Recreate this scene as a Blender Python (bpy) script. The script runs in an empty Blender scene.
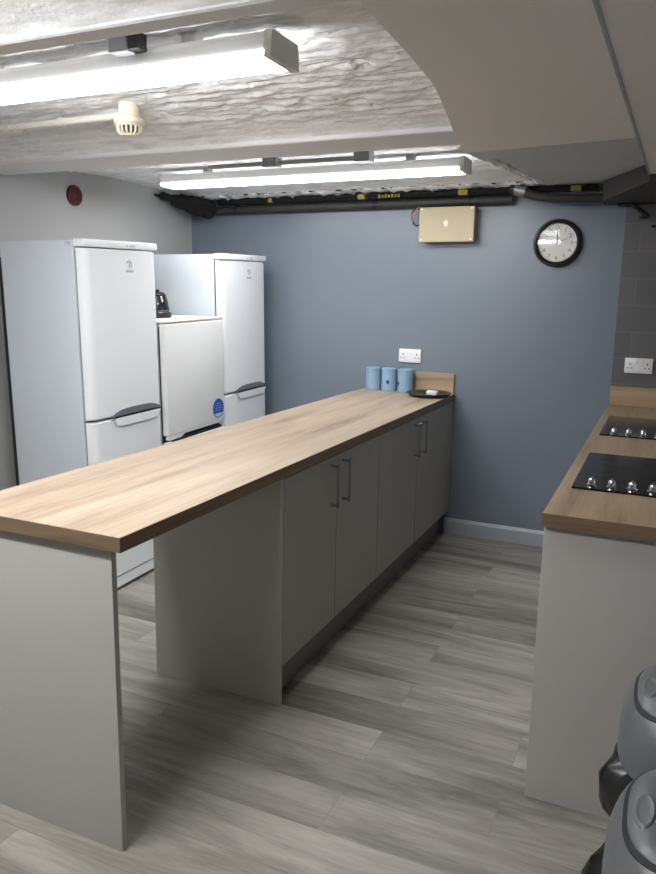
import bpy, bmesh, math, random
from mathutils import Vector, Matrix, noise
random.seed(7)
PI = math.pi
SC = bpy.context.scene
COL = SC.collection

# ------------------------------------------------------------------ camera
YAW, PITCH, ROLL, FPX = 0.4225, -0.1883, 0.0172, 742.95
cd = bpy.data.cameras.new('camera')
cam = bpy.data.objects.new('camera', cd)
COL.objects.link(cam)
fw = Vector((-math.sin(YAW)*math.cos(PITCH), math.cos(YAW)*math.cos(PITCH), math.sin(PITCH)))
r0 = Vector((math.cos(YAW), math.sin(YAW), 0))
u0 = r0.cross(fw)
rr = r0*math.cos(ROLL) + u0*math.sin(ROLL)
uu = -r0*math.sin(ROLL) + u0*math.cos(ROLL)
M = Matrix((rr, uu, -fw)).transposed().to_4x4()
M.translation = Vector((1.182, -1.388, 1.5075))
cam.matrix_world = M
cd.sensor_fit = 'VERTICAL'
cd.sensor_height = 36.0
cd.lens = 36.0*FPX/874.0
cd.clip_start = 0.02
SC.camera = cam

# ------------------------------------------------------------------ world, exposure
w = bpy.data.worlds.new('world')
SC.world = w
w.use_nodes = True
bg = w.node_tree.nodes['Background']
bg.inputs[0].default_value = (0.5, 0.5, 0.52, 1)
bg.inputs[1].default_value = 0.005
vs = SC.view_settings
vs.view_transform = 'Standard'
vs.look = 'None'
vs.gamma = 1.0
vs.use_curve_mapping = False
vs.exposure = 0.8
TUBE_FRONT, TUBE_REAR, TUBE_BEHIND = 16.5, 13.5, 38.0     # emission of the three lit ceiling battens

# ------------------------------------------------------------------ helpers
def s2l(c):
    c = c/255.0
    return c/12.92 if c <= 0.04045 else ((c+0.055)/1.055)**2.4
def rgb(r, g, b):
    return (s2l(r), s2l(g), s2l(b), 1.0)

def mat(name, col, rough=0.5, metal=0.0, spec=0.5, bump=0.0, bscale=60.0, coat=0.0, var=0.0, vscale=3.0):
    m = bpy.data.materials.new(name)
    m.use_nodes = True
    nt = m.node_tree
    b = nt.nodes['Principled BSDF']
    b.inputs['Base Color'].default_value = col
    b.inputs['Roughness'].default_value = rough
    b.inputs['Metallic'].default_value = metal
    b.inputs['Specular IOR Level'].default_value = spec
    if coat: b.inputs['Coat Weight'].default_value = coat
    tc = nt.nodes.new('ShaderNodeTexCoord')
    if var:
        n = nt.nodes.new('ShaderNodeTexNoise')
        n.inputs['Scale'].default_value = vscale
        n.inputs['Detail'].default_value = 5
        nt.links.new(tc.outputs['Object'], n.inputs['Vector'])
        mx = nt.nodes.new('ShaderNodeMix')
        mx.data_type = 'RGBA'
        mx.inputs[6].default_value = tuple(max(0, c*(1-var)) for c in col[:3])+(1,)
        mx.inputs[7].default_value = tuple(min(1, c*(1+var)) for c in col[:3])+(1,)
        nt.links.new(n.outputs[0], mx.inputs[0])
        nt.links.new(mx.outputs[2], b.inputs['Base Color'])
    if bump:
        n = nt.nodes.new('ShaderNodeTexNoise')
        n.inputs['Scale'].default_value = bscale
        n.inputs['Detail'].default_value = 4
        nt.links.new(tc.outputs['Object'], n.inputs['Vector'])
        bp = nt.nodes.new('ShaderNodeBump')
        bp.inputs['Strength'].default_value = bump
        bp.inputs['Distance'].default_value = 0.01
        nt.links.new(n.outputs[0], bp.inputs['Height'])
        nt.links.new(bp.outputs[0], b.inputs['Normal'])
    return m

def wood(name, axis, dark, mid, light, rough=0.42):
    m = bpy.data.materials.new(name)
    m.use_nodes = True
    nt = m.node_tree
    L = nt.links
    b = nt.nodes['Principled BSDF']
    b.inputs['Roughness'].default_value = rough
    b.inputs['Specular IOR Level'].default_value = 0.35
    tc = nt.nodes.new('ShaderNodeTexCoord')
    def nz(sc, det, dist):
        mp = nt.nodes.new('ShaderNodeMapping')
        mp.inputs['Scale'].default_value = sc
        L.new(tc.outputs['Object'], mp.inputs[0])
        n = nt.nodes.new('ShaderNodeTexNoise')
        n.inputs['Scale'].default_value = 1.0
        n.inputs['Detail'].default_value = det
        n.inputs['Distortion'].default_value = dist
        L.new(mp.outputs[0], n.inputs['Vector'])
        return n
    lo, hi = (0.9, 11.0), (5.0, 110.0)
    sa = (lo[1], lo[0], lo[1]) if axis == 'y' else (lo[0], lo[1], lo[1])
    sb = (hi[1], hi[0], hi[1]) if axis == 'y' else (hi[0], hi[1], hi[1])
    a = nz(sa, 4, 0.6)
    c = nz(sb, 3, 0.2)
    ad = nt.nodes.new('ShaderNodeMath'); ad.operation = 'MULTIPLY_ADD'
    L.new(c.outputs[0], ad.inputs[0]); ad.inputs[1].default_value = 0.35
    L.new(a.outputs[0], ad.inputs[2])
    cr = nt.nodes.new('ShaderNodeValToRGB')
    cr.color_ramp.elements[0].position = 0.44; cr.color_ramp.elements[0].color = dark
    cr.color_ramp.elements[1].position = 0.88; cr.color_ramp.elements[1].color = light
    e = cr.color_ramp.elements.new(0.62); e.color = mid
    L.new(ad.outputs[0], cr.inputs[0])
    L.new(cr.outputs[0], b.inputs['Base Color'])
    return m

def floor_mat():
    m = bpy.data.materials.new('grey_oak_vinyl_planks')
    m.use_nodes = True
    nt = m.node_tree
    L = nt.links
    b = nt.nodes['Principled BSDF']
    b.inputs['Roughness'].default_value = 0.45
    b.inputs['Specular IOR Level'].default_value = 0.4
    tc = nt.nodes.new('ShaderNodeTexCoord')
    br = nt.nodes.new('ShaderNodeTexBrick')
    br.offset = 0.37; br.offset_frequency = 2
    br.inputs['Scale'].default_value = 1.0
    br.inputs['Brick Width'].default_value = 1.22
    br.inputs['Row Height'].default_value = 0.181
    br.inputs['Mortar Size'].default_value = 0.0008
    br.inputs['Mortar Smooth'].default_value = 0.3
    br.inputs['Bias'].default_value = 0.0
    br.inputs['Color1'].default_value = (0, 0, 0, 1)
    br.inputs['Color2'].default_value = (1, 1, 1, 1)
    br.inputs['Mortar'].default_value = (0.3, 0.3, 0.3, 1)
    mp0 = nt.nodes.new('ShaderNodeMapping')
    mp0.inputs['Location'].default_value = (0.37, 0.035, 0)
    L.new(tc.outputs['Object'], mp0.inputs[0]); L.new(mp0.outputs[0], br.inputs['Vector'])
    # grain stretched along the planks, shifted per plank
    sh = nt.nodes.new('ShaderNodeVectorMath'); sh.operation = 'MULTIPLY_ADD'
    L.new(br.outputs['Color'], sh.inputs[0]); sh.inputs[1].default_value = (7, 13, 5)
    mp = nt.nodes.new('ShaderNodeMapping'); mp.inputs['Scale'].default_value = (0.8, 6.0, 1)
    L.new(tc.outputs['Object'], mp.inputs[0]); L.new(mp.outputs[0], sh.inputs[2])
    n = nt.nodes.new('ShaderNodeTexNoise'); n.inputs['Scale'].default_value = 1.0; n.inputs['Detail'].default_value = 6
    n.inputs['Roughness'].default_value = 0.62; n.inputs['Distortion'].default_value = 0.7
    L.new(sh.outputs[0], n.inputs['Vector'])
    mp2 = nt.nodes.new('ShaderNodeMapping'); mp2.inputs['Scale'].default_value = (9, 85, 1)
    L.new(tc.outputs['Object'], mp2.inputs[0])
    n2 = nt.nodes.new('ShaderNodeTexNoise'); n2.inputs['Scale'].default_value = 1.0; n2.inputs['Detail'].default_value = 3
    L.new(mp2.outputs[0], n2.inputs['Vector'])
    a1 = nt.nodes.new('ShaderNodeMath'); a1.operation = 'MULTIPLY_ADD'
    L.new(n2.outputs[0], a1.inputs[0]); a1.inputs[1].default_value = 0.17; L.new(n.outputs[0], a1.inputs[2])
    a2 = nt.nodes.new('ShaderNodeMath'); a2.operation = 'MULTIPLY_ADD'
    L.new(br.outputs['Color'], a2.inputs[0]); a2.inputs[1].default_value = 0.10; L.new(a1.outputs[0], a2.inputs[2])
    cr = nt.nodes.new('ShaderNodeValToRGB')
    cr.color_ramp.elements[0].position = 0.42; cr.color_ramp.elements[0].color = rgb(98, 94, 88)
    cr.color_ramp.elements[1].position = 0.80; cr.color_ramp.elements[1].color = rgb(178, 173, 164)
    e = cr.color_ramp.elements.new(0.60); e.color = rgb(143, 138, 130)
    L.new(a2.outputs[0], cr.inputs[0])
    dk = nt.nodes.new('ShaderNodeMix'); dk.data_type = 'RGBA'
    L.new(br.outputs['Fac'], dk.inputs[0]); L.new(cr.outputs[0], dk.inputs[6]); dk.inputs[7].default_value = rgb(120, 115, 108)
    L.new(dk.outputs[2], b.inputs['Base Color'])
    return m

def tile_mat():
    m = bpy.data.materials.new('grey_wall_tiles')
    m.use_nodes = True
    nt = m.node_tree
    L = nt.links
    b = nt.nodes['Principled BSDF']
    b.inputs['Roughness'].default_value = 0.35
    tc = nt.nodes.new('ShaderNodeTexCoord')
    sp = nt.nodes.new('ShaderNodeSeparateXYZ'); cb = nt.nodes.new('ShaderNodeCombineXYZ')
    L.new(tc.outputs['Object'], sp.inputs[0]); L.new(sp.outputs['X'], cb.inputs['X']); L.new(sp.outputs['Z'], cb.inputs['Y'])
    br = nt.nodes.new('ShaderNodeTexBrick')
    br.inputs['Scale'].default_value = 1.0
    br.inputs['Brick Width'].default_value = 0.40
    br.inputs['Row Height'].default_value = 0.148
    br.inputs['Mortar Size'].default_value = 0.003
    br.inputs['Color1'].default_value = rgb(98, 98, 100)
    br.inputs['Color2'].default_value = rgb(108, 106, 106)
    br.inputs['Mortar'].default_value = rgb(116, 114, 113)
    L.new(cb.outputs[0], br.inputs['Vector'])
    L.new(br.outputs['Color'], b.inputs['Base Color'])
    return m

def lamp_mat(name, strength):
    m = bpy.data.materials.new(name)
    m.use_nodes = True
    nt = m.node_tree
    b = nt.nodes['Principled BSDF']
    b.inputs['Base Color'].default_value = (0.9, 0.9, 0.9, 1)
    b.inputs['Emission Color'].default_value = (0.97, 0.985, 1.0, 1)
    b.inputs['Emission Strength'].default_value = strength
    return m

def clear_mat(name, tint=(1, 1, 1, 1), gl=0.09):
    m = bpy.data.materials.new(name)
    m.use_nodes = True
    nt = m.node_tree
    nt.nodes.remove(nt.nodes['Principled BSDF'])
    t = nt.nodes.new('ShaderNodeBsdfTransparent'); t.inputs[0].default_value = tint
    g = nt.nodes.new('ShaderNodeBsdfGlossy'); g.inputs['Roughness'].default_value = 0.0
    mx = nt.nodes.new('ShaderNodeMixShader'); mx.inputs[0].default_value = gl
    nt.links.new(t.outputs[0], mx.inputs[1]); nt.links.new(g.outputs[0], mx.inputs[2])
    nt.links.new(mx.outputs[0], nt.nodes['Material Output'].inputs[0])
    return m

MT = {}
MT['blue'] = mat('blue_grey_wall_paint', rgb(120, 129, 141), 0.33, bump=0.12, bscale=14, var=0.05)
MT['white_wall'] = mat('white_wall_paint', rgb(182, 182, 180), 0.7, bump=0.1, bscale=30, var=0.03)
def ceiling_mat():
    m = mat('lumpy_white_masonry_paint', rgb(226, 226, 228), 0.6, bump=0.4, bscale=50)
    nt = m.node_tree
    b = nt.nodes['Principled BSDF']
    tc = nt.nodes.new('ShaderNodeTexCoord')
    mp = nt.nodes.new('ShaderNodeMapping'); mp.inputs['Scale'].default_value = (7, 34, 7)
    nt.links.new(tc.outputs['Object'], mp.inputs[0])
    n = nt.nodes.new('ShaderNodeTexNoise'); n.inputs['Scale'].default_value = 1.0; n.inputs['Detail'].default_value = 6
    n.inputs['Roughness'].default_value = 0.65
    nt.links.new(mp.outputs[0], n.inputs['Vector'])
    cr = nt.nodes.new('ShaderNodeValToRGB')
    cr.color_ramp.elements[0].position = 0.36; cr.color_ramp.elements[0].color = rgb(220, 216, 213)
    cr.color_ramp.elements[1].position = 0.58; cr.color_ramp.elements[1].color = rgb(246, 246, 246)
    nt.links.new(n.outputs[0], cr.inputs[0])
    nt.links.new(cr.outputs[0], b.inputs['Base Color'])
    return m
MT['rough_white'] = ceiling_mat()
MT['beam'] = mat('painted_steel_beam', rgb(232, 231, 231), 0.6, bump=0.2, bscale=40, var=0.05)
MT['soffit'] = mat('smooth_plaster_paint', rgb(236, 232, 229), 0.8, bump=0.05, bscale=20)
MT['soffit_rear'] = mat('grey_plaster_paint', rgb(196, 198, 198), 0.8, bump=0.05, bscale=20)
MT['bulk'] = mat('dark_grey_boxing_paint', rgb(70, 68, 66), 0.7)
MT['skirt'] = mat('white_gloss_skirting', rgb(168, 173, 182), 0.35)
MT['floor'] = floor_mat()
MT['tile'] = tile_mat()
MT['tile_side'] = mat('grey_side_wall_paint', rgb(122, 121, 121), 0.5)
MT['oak_y'] = wood('oak_laminate_long_grain', 'y', rgb(136, 117, 98), rgb(168, 148, 127), rgb(184, 166, 145))
MT['oak_dull'] = wood('oak_laminate_honey', 'y', rgb(124, 105, 84), rgb(155, 135, 111), rgb(176, 156, 132))
MT['oak_x'] = wood('oak_laminate_cross_grain', 'x', rgb(138, 116, 92), rgb(162, 140, 113), rgb(180, 158, 130))
MT['oak_edge'] = wood('brown_oak_edging', 'x', rgb(96, 78, 60), rgb(118, 98, 78), rgb(134, 114, 92))
MT['oak_edge_y'] = wood('brown_oak_edging_long', 'y', rgb(96, 76, 56), rgb(116, 94, 72), rgb(132, 110, 86))
MT['melamine'] = mat('pale_grey_melamine', rgb(184, 181, 176), 0.45, spec=0.35)
MT['edge'] = mat('grey_panel_edging', rgb(150, 148, 145), 0.5)
MT['door'] = mat('pale_grey_cabinet_door', rgb(164, 161, 155), 0.4, spec=0.4)
MT['plinth'] = mat('grey_plinth_board', rgb(120, 118, 114), 0.5)
MT['steel'] = mat('brushed_steel', rgb(150, 150, 152), 0.32, metal=0.9)
MT['chrome'] = mat('polished_chrome', rgb(220, 220, 222), 0.1, metal=1.0)
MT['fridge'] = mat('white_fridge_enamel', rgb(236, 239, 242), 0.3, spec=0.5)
MT['fridge_shaded'] = mat('white_fridge_enamel_shaded', rgb(200, 206, 213), 0.38, spec=0.45)  # white enamel darkened: the shade on the fridge sides is in the colour
MT['fridge_warm'] = mat('ivory_freezer_enamel', rgb(232, 234, 233), 0.35)
MT['cream'] = mat('cream_plastic_top', rgb(230, 228, 220), 0.5)
MT['gap'] = mat('dark_door_gasket', rgb(28, 29, 32), 0.7)
MT['recess'] = mat('grey_handle_recess', rgb(112, 116, 122), 0.45)
MT['logo'] = mat('grey_printed_logo', rgb(150, 156, 166), 0.5)
MT['black'] = mat('black_plastic', rgb(22, 22, 24), 0.35)
MT['black_dull'] = mat('sooty_black_lagging', rgb(26, 25, 24), 0.9, bump=0.8, bscale=60)
MT['pipe'] = mat('dark_grey_pipe', rgb(52, 52, 52), 0.5, bump=0.2, bscale=30, var=0.2, vscale=12)
MT['yellow'] = mat('yellow_pipe_label', rgb(150, 136, 58), 0.6)
MT['glass_black'] = mat('black_ceramic_glass', rgb(10, 10, 12), 0.12, spec=0.5)
MT['ring'] = mat('grey_printed_ring', rgb(44, 44, 48), 0.2)
MT['can'] = mat('powder_blue_enamel', rgb(140, 170, 195), 0.4, var=0.05, vscale=30)
MT['can_mark'] = mat('navy_canister_print', rgb(40, 56, 92), 0.5)
MT['socket'] = mat('white_moulded_plastic', rgb(236, 236, 236), 0.35)
MT['slot'] = mat('dark_socket_slot', rgb(60, 60, 62), 0.7)
MT['box'] = mat('beige_painted_metal', rgb(190, 176, 144), 0.5, var=0.04, vscale=10)
MT['box_mark'] = mat('cream_star_sticker', rgb(240, 234, 214), 0.5)
MT['clock_face'] = mat('clock_face_paper', rgb(228, 228, 220), 0.6)
MT['clock_ink'] = mat('clock_ink', rgb(70, 70, 70), 0.6)
MT['clear'] = clear_mat('clear_clock_glass', gl=0.008)
MT['jug_glass'] = clear_mat('smoked_jug_glass', (0.25, 0.25, 0.26, 1), 0.15)
MT['red'] = mat('dark_red_alarm_plastic', rgb(92, 12, 22), 0.35)
MT['detector'] = mat('ivory_detector_plastic', rgb(236, 226, 206), 0.45)
MT['conduit'] = mat('white_painted_conduit', rgb(228, 224, 216), 0.5)
MT['galv'] = mat('galvanised_box', rgb(150, 152, 156), 0.5, metal=0.2, var=0.15, vscale=30)
MT['housing'] = mat('white_batten_housing', rgb(236, 236, 236), 0.5)
MT['cap'] = mat('grey_batten_end_cap', rgb(216, 215, 212), 0.5)
MT['bin'] = mat('grey_bin_plastic', rgb(98, 100, 103), 0.34, spec=0.5)
MT['bin_body'] = mat('dark_grey_bin_body', rgb(96, 98, 102), 0.45)
MT['bag'] = mat('black_bin_bag_film', rgb(20, 20, 20), 0.25, spec=0.6)
MT['tray'] = mat('dark_bronze_tray', rgb(70, 68, 60), 0.3, metal=0.4)
MT['soap'] = mat('white_soap_bar', rgb(232, 230, 222), 0.5)
MT['sticker'] = mat('blue_round_sticker', rgb(28, 82, 172), 0.4)
MT['sticker_w'] = mat('pale_sticker_print', rgb(196, 212, 232), 0.4)
MT['copper'] = mat('pinkish_cable', rgb(176, 130, 112), 0.5)

# ---- bmesh shapes
def B(): return bmesh.new()
def xform(geom_verts, mx):
    for v in geom_verts: v.co = mx @ v.co
def add_box(bm, a, b, bev=0.0, seg=2):
    x0, y0, z0 = a; x1, y1, z1 = b
    vs_ = [bm.verts.new(p) for p in ((x0,y0,z0),(x1,y0,z0),(x1,y1,z0),(x0,y1,z0),(x0,y0,z1),(x1,y0,z1),(x1,y1,z1),(x0,y1,z1))]
    fs = [bm.faces.new([vs_[i] for i in q]) for q in ((3,2,1,0),(4,5,6,7),(0,1,5,4),(1,2,6,5),(2,3,7,6),(3,0,4,7))]
    if bev:
        ed = set(e for f in fs for e in f.edges)
        bmesh.ops.bevel(bm, geom=list(ed), offset=bev, segments=seg, profile=0.5, affect='EDGES')
    return bm
def add_prism(bm, poly, axis, lo, hi):
    """poly: 2D points in the plane normal to axis, extruded lo..hi"""
    def P(p, h):
        if axis == 'x': return (h, p[0], p[1])
        if axis == 'y': return (p[0], h, p[1])
        return (p[0], p[1], h)
    A = [bm.verts.new(P(p, lo)) for p in poly]
    C = [bm.verts.new(P(p, hi)) for p in poly]
    n = len(poly)
    bm.faces.new(A[::-1]); bm.faces.new(C)
    for i in range(n):
        bm.faces.new([A[i], A[(i+1) % n], C[(i+1) % n], C[i]])
    bmesh.ops.recalc_face_normals(bm, faces=bm.faces[:])
    return bm
def add_lathe(bm, prof, c=(0,0,0), axis='z', n=40, sx=1.0, sy=1.0, caps=True):
    rings = []
    for r, h in prof:
        ring = []
        for i in range(n):
            a = 2*PI*i/n
            p, q = r*math.cos(a)*sx, r*math.sin(a)*sy
            if axis == 'z': co = (c[0]+p, c[1]+q, c[2]+h)
            elif axis == 'x': co = (c[0]+h, c[1]+p, c[2]+q)
            else: co = (c[0]+p, c[1]+h, c[2]+q)
            ring.append(bm.verts.new(co))
        rings.append(ring)
    for k in range(len(rings)-1):
        for i in range(n):
            bm.faces.new([rings[k][i], rings[k][(i+1) % n], rings[k+1][(i+1) % n], rings[k+1][i]])
    if caps:
        bm.faces.new(rings[0][::-1]); bm.faces.new(rings[-1])
    bmesh.ops.recalc_face_normals(bm, faces=bm.faces[:])
    return bm
def add_tube(bm, pts, r, n=12):
    pts = [Vector(p) for p in pts]
    rs = r if isinstance(r, (list, tuple)) else [r]*len(pts)
    rings = []
    prev = None
    for k, p in enumerate(pts):
        t = (pts[min(k+1, len(pts)-1)] - pts[max(k-1, 0)]).normalized()
        ref = prev if prev is not None else (Vector((0,0,1)) if abs(t.z) < 0.9 else Vector((1,0,0)))
        u = (ref - t*ref.dot(t)).normalized(); v = t.cross(u)
        prev = u
        rings.append([bm.verts.new(p + (u*math.cos(2*PI*i/n) + v*math.sin(2*PI*i/n))*rs[k]) for i in range(n)])
    for k in range(len(rings)-1):
        for i in range(n):
            bm.faces.new([rings[k][i], rings[k][(i+1) % n], rings[k+1][(i+1) % n], rings[k+1][i]])
    bm.faces.new(rings[0][::-1]); bm.faces.new(rings[-1])
    bmesh.ops.recalc_face_normals(bm, faces=bm.faces[:])
    return bm
def smooth_path(ctrl, sub=8):
    P = [Vector(p) for p in ctrl]
    P = [P[0]] + P + [P[-1]]
    out = []
    for i in range(1, len(P)-2):
        for k in range(sub):
            t = k/sub
            a, b, c, d = P[i-1], P[i], P[i+1], P[i+2]
            out.append(0.5*((2*b)+(c-a)*t+(2*a-5*b+4*c-d)*t*t+(3*b-a-3*c+d)*t*t*t))
    out.append(P[-2])
    return out

def obj(name, bm, m, parent=None, smooth=False, kind=None, label=None, deg=35):
    me = bpy.data.meshes.new(name)
    bm.to_mesh(me); bm.free()
    me.materials.append(m)
    if smooth:
        for p in me.polygons: p.use_smooth = True
        try: me.set_sharp_from_angle(angle=math.radians(deg))
        except Exception: pass
    o = bpy.data.objects.new(name, me)
    COL.objects.link(o)
    if parent is not None:
        o.parent = parent
        root = parent
        while root.parent is not None: root = root.parent
        if parent is root:
            o.matrix_parent_inverse = Matrix.Translation(-root.location)
    if kind: o['kind'] = kind
    if label: o['label'] = label
    return o
def thing(name, label, cat, loc=(0,0,0), group=None):
    o = bpy.data.objects.new(name, None)
    o.empty_display_size = 0.05
    COL.objects.link(o)
    o.location = loc
    o['label'] = label; o['category'] = cat
    if group: o['group'] = group
    return o
def tag(o, label, cat, group=None):
    o['label'] = label; o['category'] = cat
    if group: o['group'] = group
    return o
def struct(name, bm, m, smooth=False, label=None, cat=None):
    o = obj(name, bm, m, None, smooth, 'structure')
    if label: o['label'] = label
    if cat: o['category'] = cat
    return o
def dup(root, loc, label, group=None):
    def rec(o, par):
        c = o.copy(); COL.objects.link(c)
        if par is not None:
            c.parent = par
        for ch in o.children: rec(ch, c)
        return c
    r = rec(root, None)
    r.location = loc
    r['label'] = label
    if group: r['group'] = group
    return r
def text_bm(s, size, fn, depth=0.0006, align='CENTER'):
    """lettering as a mesh; fn maps (tx, ty, tz) to a place in the room"""
    cu = bpy.data.curves.new('lettering', 'FONT')
    cu.body = s; cu.size = size; cu.extrude = depth; cu.align_x = align; cu.align_y = 'CENTER'
    t = bpy.data.objects.new('lettering', cu)
    COL.objects.link(t)
    bpy.context.view_layer.update()
    me = bpy.data.meshes.new_from_object(t.evaluated_get(bpy.context.evaluated_depsgraph_get()))
    bm = bmesh.new(); bm.from_mesh(me)
    bpy.data.objects.remove(t); bpy.data.curves.remove(cu); bpy.data.meshes.remove(me)
    for v in bm.verts: v.co = fn(*v.co)
    bmesh.ops.recalc_face_normals(bm, faces=bm.faces[:])
    return bm

# ------------------------------------------------------------------ room shell
XL, XR, YB, YF = -1.96, 1.58, 3.18, -4.6
HC = 2.42
ZB = 2.08                          # underside of the ceiling beams
WT = 0.912                         # worktop height
TH = 0.04

struct('floor', add_box(B(), (XL-0.15, YF-0.15, -0.1), (XR+0.15, YB+0.15, 0)), MT['floor'])
struct('wall_back', add_box(B(), (XL-0.15, YB, 0), (XR+0.15, YB+0.15, HC)), MT['blue'])
struct('wall_left', add_box(B(), (XL-0.15, YF, 0), (XL, YB, HC)), MT['white_wall'])
struct('wall_right', add_box(B(), (XR, YF, 0), (XR+0.15, YB, HC)), MT['tile_side'])
struct('wall_front', add_box(B(), (XL-0.15, YF-0.15, 0), (XR+0.15, YF, HC)), MT['tile_side'])
# splashback tiling on the back wall beside the hobs
struct('trim_1', add_box(B(), (0.914, YB-0.009, 1.025), (XR, YB, 2.03), 0.001, 1), MT['tile'], label='grey tiled splashback on the back wall')
# skirting of the back wall
bm = B()
add_prism(bm, [(YB, 0.0), (YB-0.016, 0.0), (YB-0.016, 0.082), (YB-0.010, 0.094), (YB-0.006, 0.1), (YB, 0.1)], 'x', -0.03, 0.93)
struct('baseboard_back', bm, MT['skirt'])

# vaulted brick ceiling, lumpy under many coats of paint
def nz(x, y, s): return noise.noise(Vector((x, y, s)))
def lump(x, y):
    row = math.floor(y/0.072)
    fy = y/0.072 - row
    edge = min(fy, 1-fy)
    warp = 0.010*nz(x*2.3, y*3, 11.0)
    yy = y + warp
    n1 = nz(x*4.2 + row*3.1, yy*24, 1.3)
    n2 = nz(x*10, yy*48, 5.1)
    n3 = nz(x*34, yy*60, 9.7)
    flake = max(0.0, nz(x*5.5, yy*34, 31.0) - 0.10)          # chipped layers of paint
    d = 0.006*n1 + 0.007*n2 + 0.005*n3 + 0.020*min(flake, 0.25)
    d -= 0.004*max(0, 1-edge/0.14)*max(0.0, 0.5+nz(x*3+row, row*2.3, 4.4))
    if nz(x*13, y*22, 22.0) > 0.50: d -= 0.014                # small pits
    return d
def vault(bm, y0, y1, z0, z1, rise, x0, x1, nx, ny, amp=1.0):
    rows = []
    for j in range(ny+1):
        t = j/ny
        y = y0 + (y1-y0)*t
        z = z0 + (z1-z0)*t + rise*(math.sin(PI*t)**0.62 if 0 < t < 1 else 0)
        fade = min(1.0, min(t, 1-t)*9)
        fade *= (0.35 + 0.65*min(1.0, max(0.0, (1-t)/0.16)))
        rows.append([bm.verts.new((x0+(x1-x0)*i/nx, y, z - amp*fade*lump(x0+(x1-x0)*i/nx, y))) for i in range(nx+1)])
    for j in range(ny):
        for i in range(nx):
            bm.faces.new([rows[j][i], rows[j+1][i], rows[j+1][i+1], rows[j][i+1]])
beams = [(-3.65, -3.45), (-2.42, -2.17), (-1.16, -0.93), (0.025, 0.092), (1.30, 1.545)]
bm = B()
vault(bm, -0.93, 0.03, 2.14, 2.083, 0.10, XL, 0.9, 140, 60, 1.0)
vault(bm, 0.092, 1.30, 2.115, 2.098, 0.09, XL, 0.9, 300, 150, 1.0)
vault(bm, 1.545, 3.0, 2.125, 2.15, 0.042, XL, 0.9, 150, 80, 0.6)
# ragged plaster ledge over the pipes
rows = []
for j, (y, z) in enumerate([(3.0, 2.15), (3.02, 2.142), (3.05, 2.138), (3.09, 2.14), (3.13, 2.146), (3.18, 2.15)]):
    rows.append([bm.verts.new((XL+(0.9-XL)*i/200, y+(0.012*nz(i*0.35, j*1.9, 7) if 0 < j < 5 else 0), z+0.020*nz(i*0.30, j*2.3, 3)+0.012*nz(i*0.7, j*5.3, 8))) for i in range(201)])
for j in range(5):
    for i in range(200):
        bm.faces.new([rows[j][i], rows[j+1][i], rows[j+1][i+1], rows[j][i+1]])
vault(bm, -2.17, -1.16, 2.14, 2.14, 0.09, XL, 0.9, 60, 30, 1.0)
vault(bm, -3.45, -2.42, 2.14, 2.14, 0.09, XL, 0.9, 60, 30, 1.0)
vault(bm, YF, -3.65, 2.14, 2.14, 0.09, XL, 0.9, 60, 30, 1.0)
c = struct('ceiling', bm, MT['rough_white'], True)
c.data.set_sharp_from_angle(angle=math.radians(80))
bm = B(); add_box(bm, (XL-0.15, YF-0.15, HC), (XR+0.15, YB+0.15, HC+0.1))
struct('ceiling_slab', bm, MT['soffit'])
for i, (a, b_) in enumerate(beams):
    bm = B()
    prof = [(a, ZB+0.004), (a+0.006, ZB), (b_-0.006, ZB), (b_, ZB+0.004), (b_, ZB+0.13), (a, ZB+0.13)]
    add_prism(bm, prof, 'x', XL, 0.95)
    struct('trim_%d' % (i+12), bm, MT['beam'], label='painted ceiling beam')

# smooth plastered soffit with the curved edge
def smooth2(pts, sub=6):
    return [(p.x, p.y) for p in smooth_path([(x, y, 0) for x, y in pts], sub)]
curve = smooth2([(0.60, -0.15), (0.57, 0.10), (0.556, 0.42), (0.535, 0.72), (0.485, 1.02), (0.435, 1.30), (0.40, 1.52), (0.365, 1.70)])
def sx(y): return 0.998+0.020*y          # right edge runs slightly askew
poly = [(sx(YF), YF), (sx(1.61), 1.61), (0.365, 1.70)] + curve[::-1][1:] + [(0.60, -0.9), (0.60, YF)]
bm = B(); add_prism(bm, poly, 'z', ZB-0.002, HC)
struct('trim_6', bm, MT['soffit'], label='smooth plastered soffit with a curved edge')
# rear part of the soffit rises gently to the back wall
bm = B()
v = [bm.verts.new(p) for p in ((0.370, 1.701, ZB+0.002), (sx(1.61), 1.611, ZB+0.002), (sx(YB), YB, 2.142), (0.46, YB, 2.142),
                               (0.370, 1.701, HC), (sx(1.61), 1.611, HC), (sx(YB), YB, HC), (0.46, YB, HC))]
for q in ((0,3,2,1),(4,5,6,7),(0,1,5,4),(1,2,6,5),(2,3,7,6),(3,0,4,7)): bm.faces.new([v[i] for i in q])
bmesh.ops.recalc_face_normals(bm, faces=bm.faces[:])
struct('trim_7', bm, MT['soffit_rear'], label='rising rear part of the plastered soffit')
# ragged plaster bead along the rear soffit's left edge
bm = B()
path = [(0.43+0.06*t+0.012*nz(t*9, 1, 1), 1.95+1.1*t, ZB+0.02+0.06*t+0.012*nz(t*12, 4, 2)) for t in [k/30 for k in range(31)]]
add_tube(bm, path, [0.024+0.028*nz(k*1.3, 2, 2) for k in range(31)], 8)
struct('trim_8', bm, MT['rough_white'], True, label='ragged plaster edge of the soffit')
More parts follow.
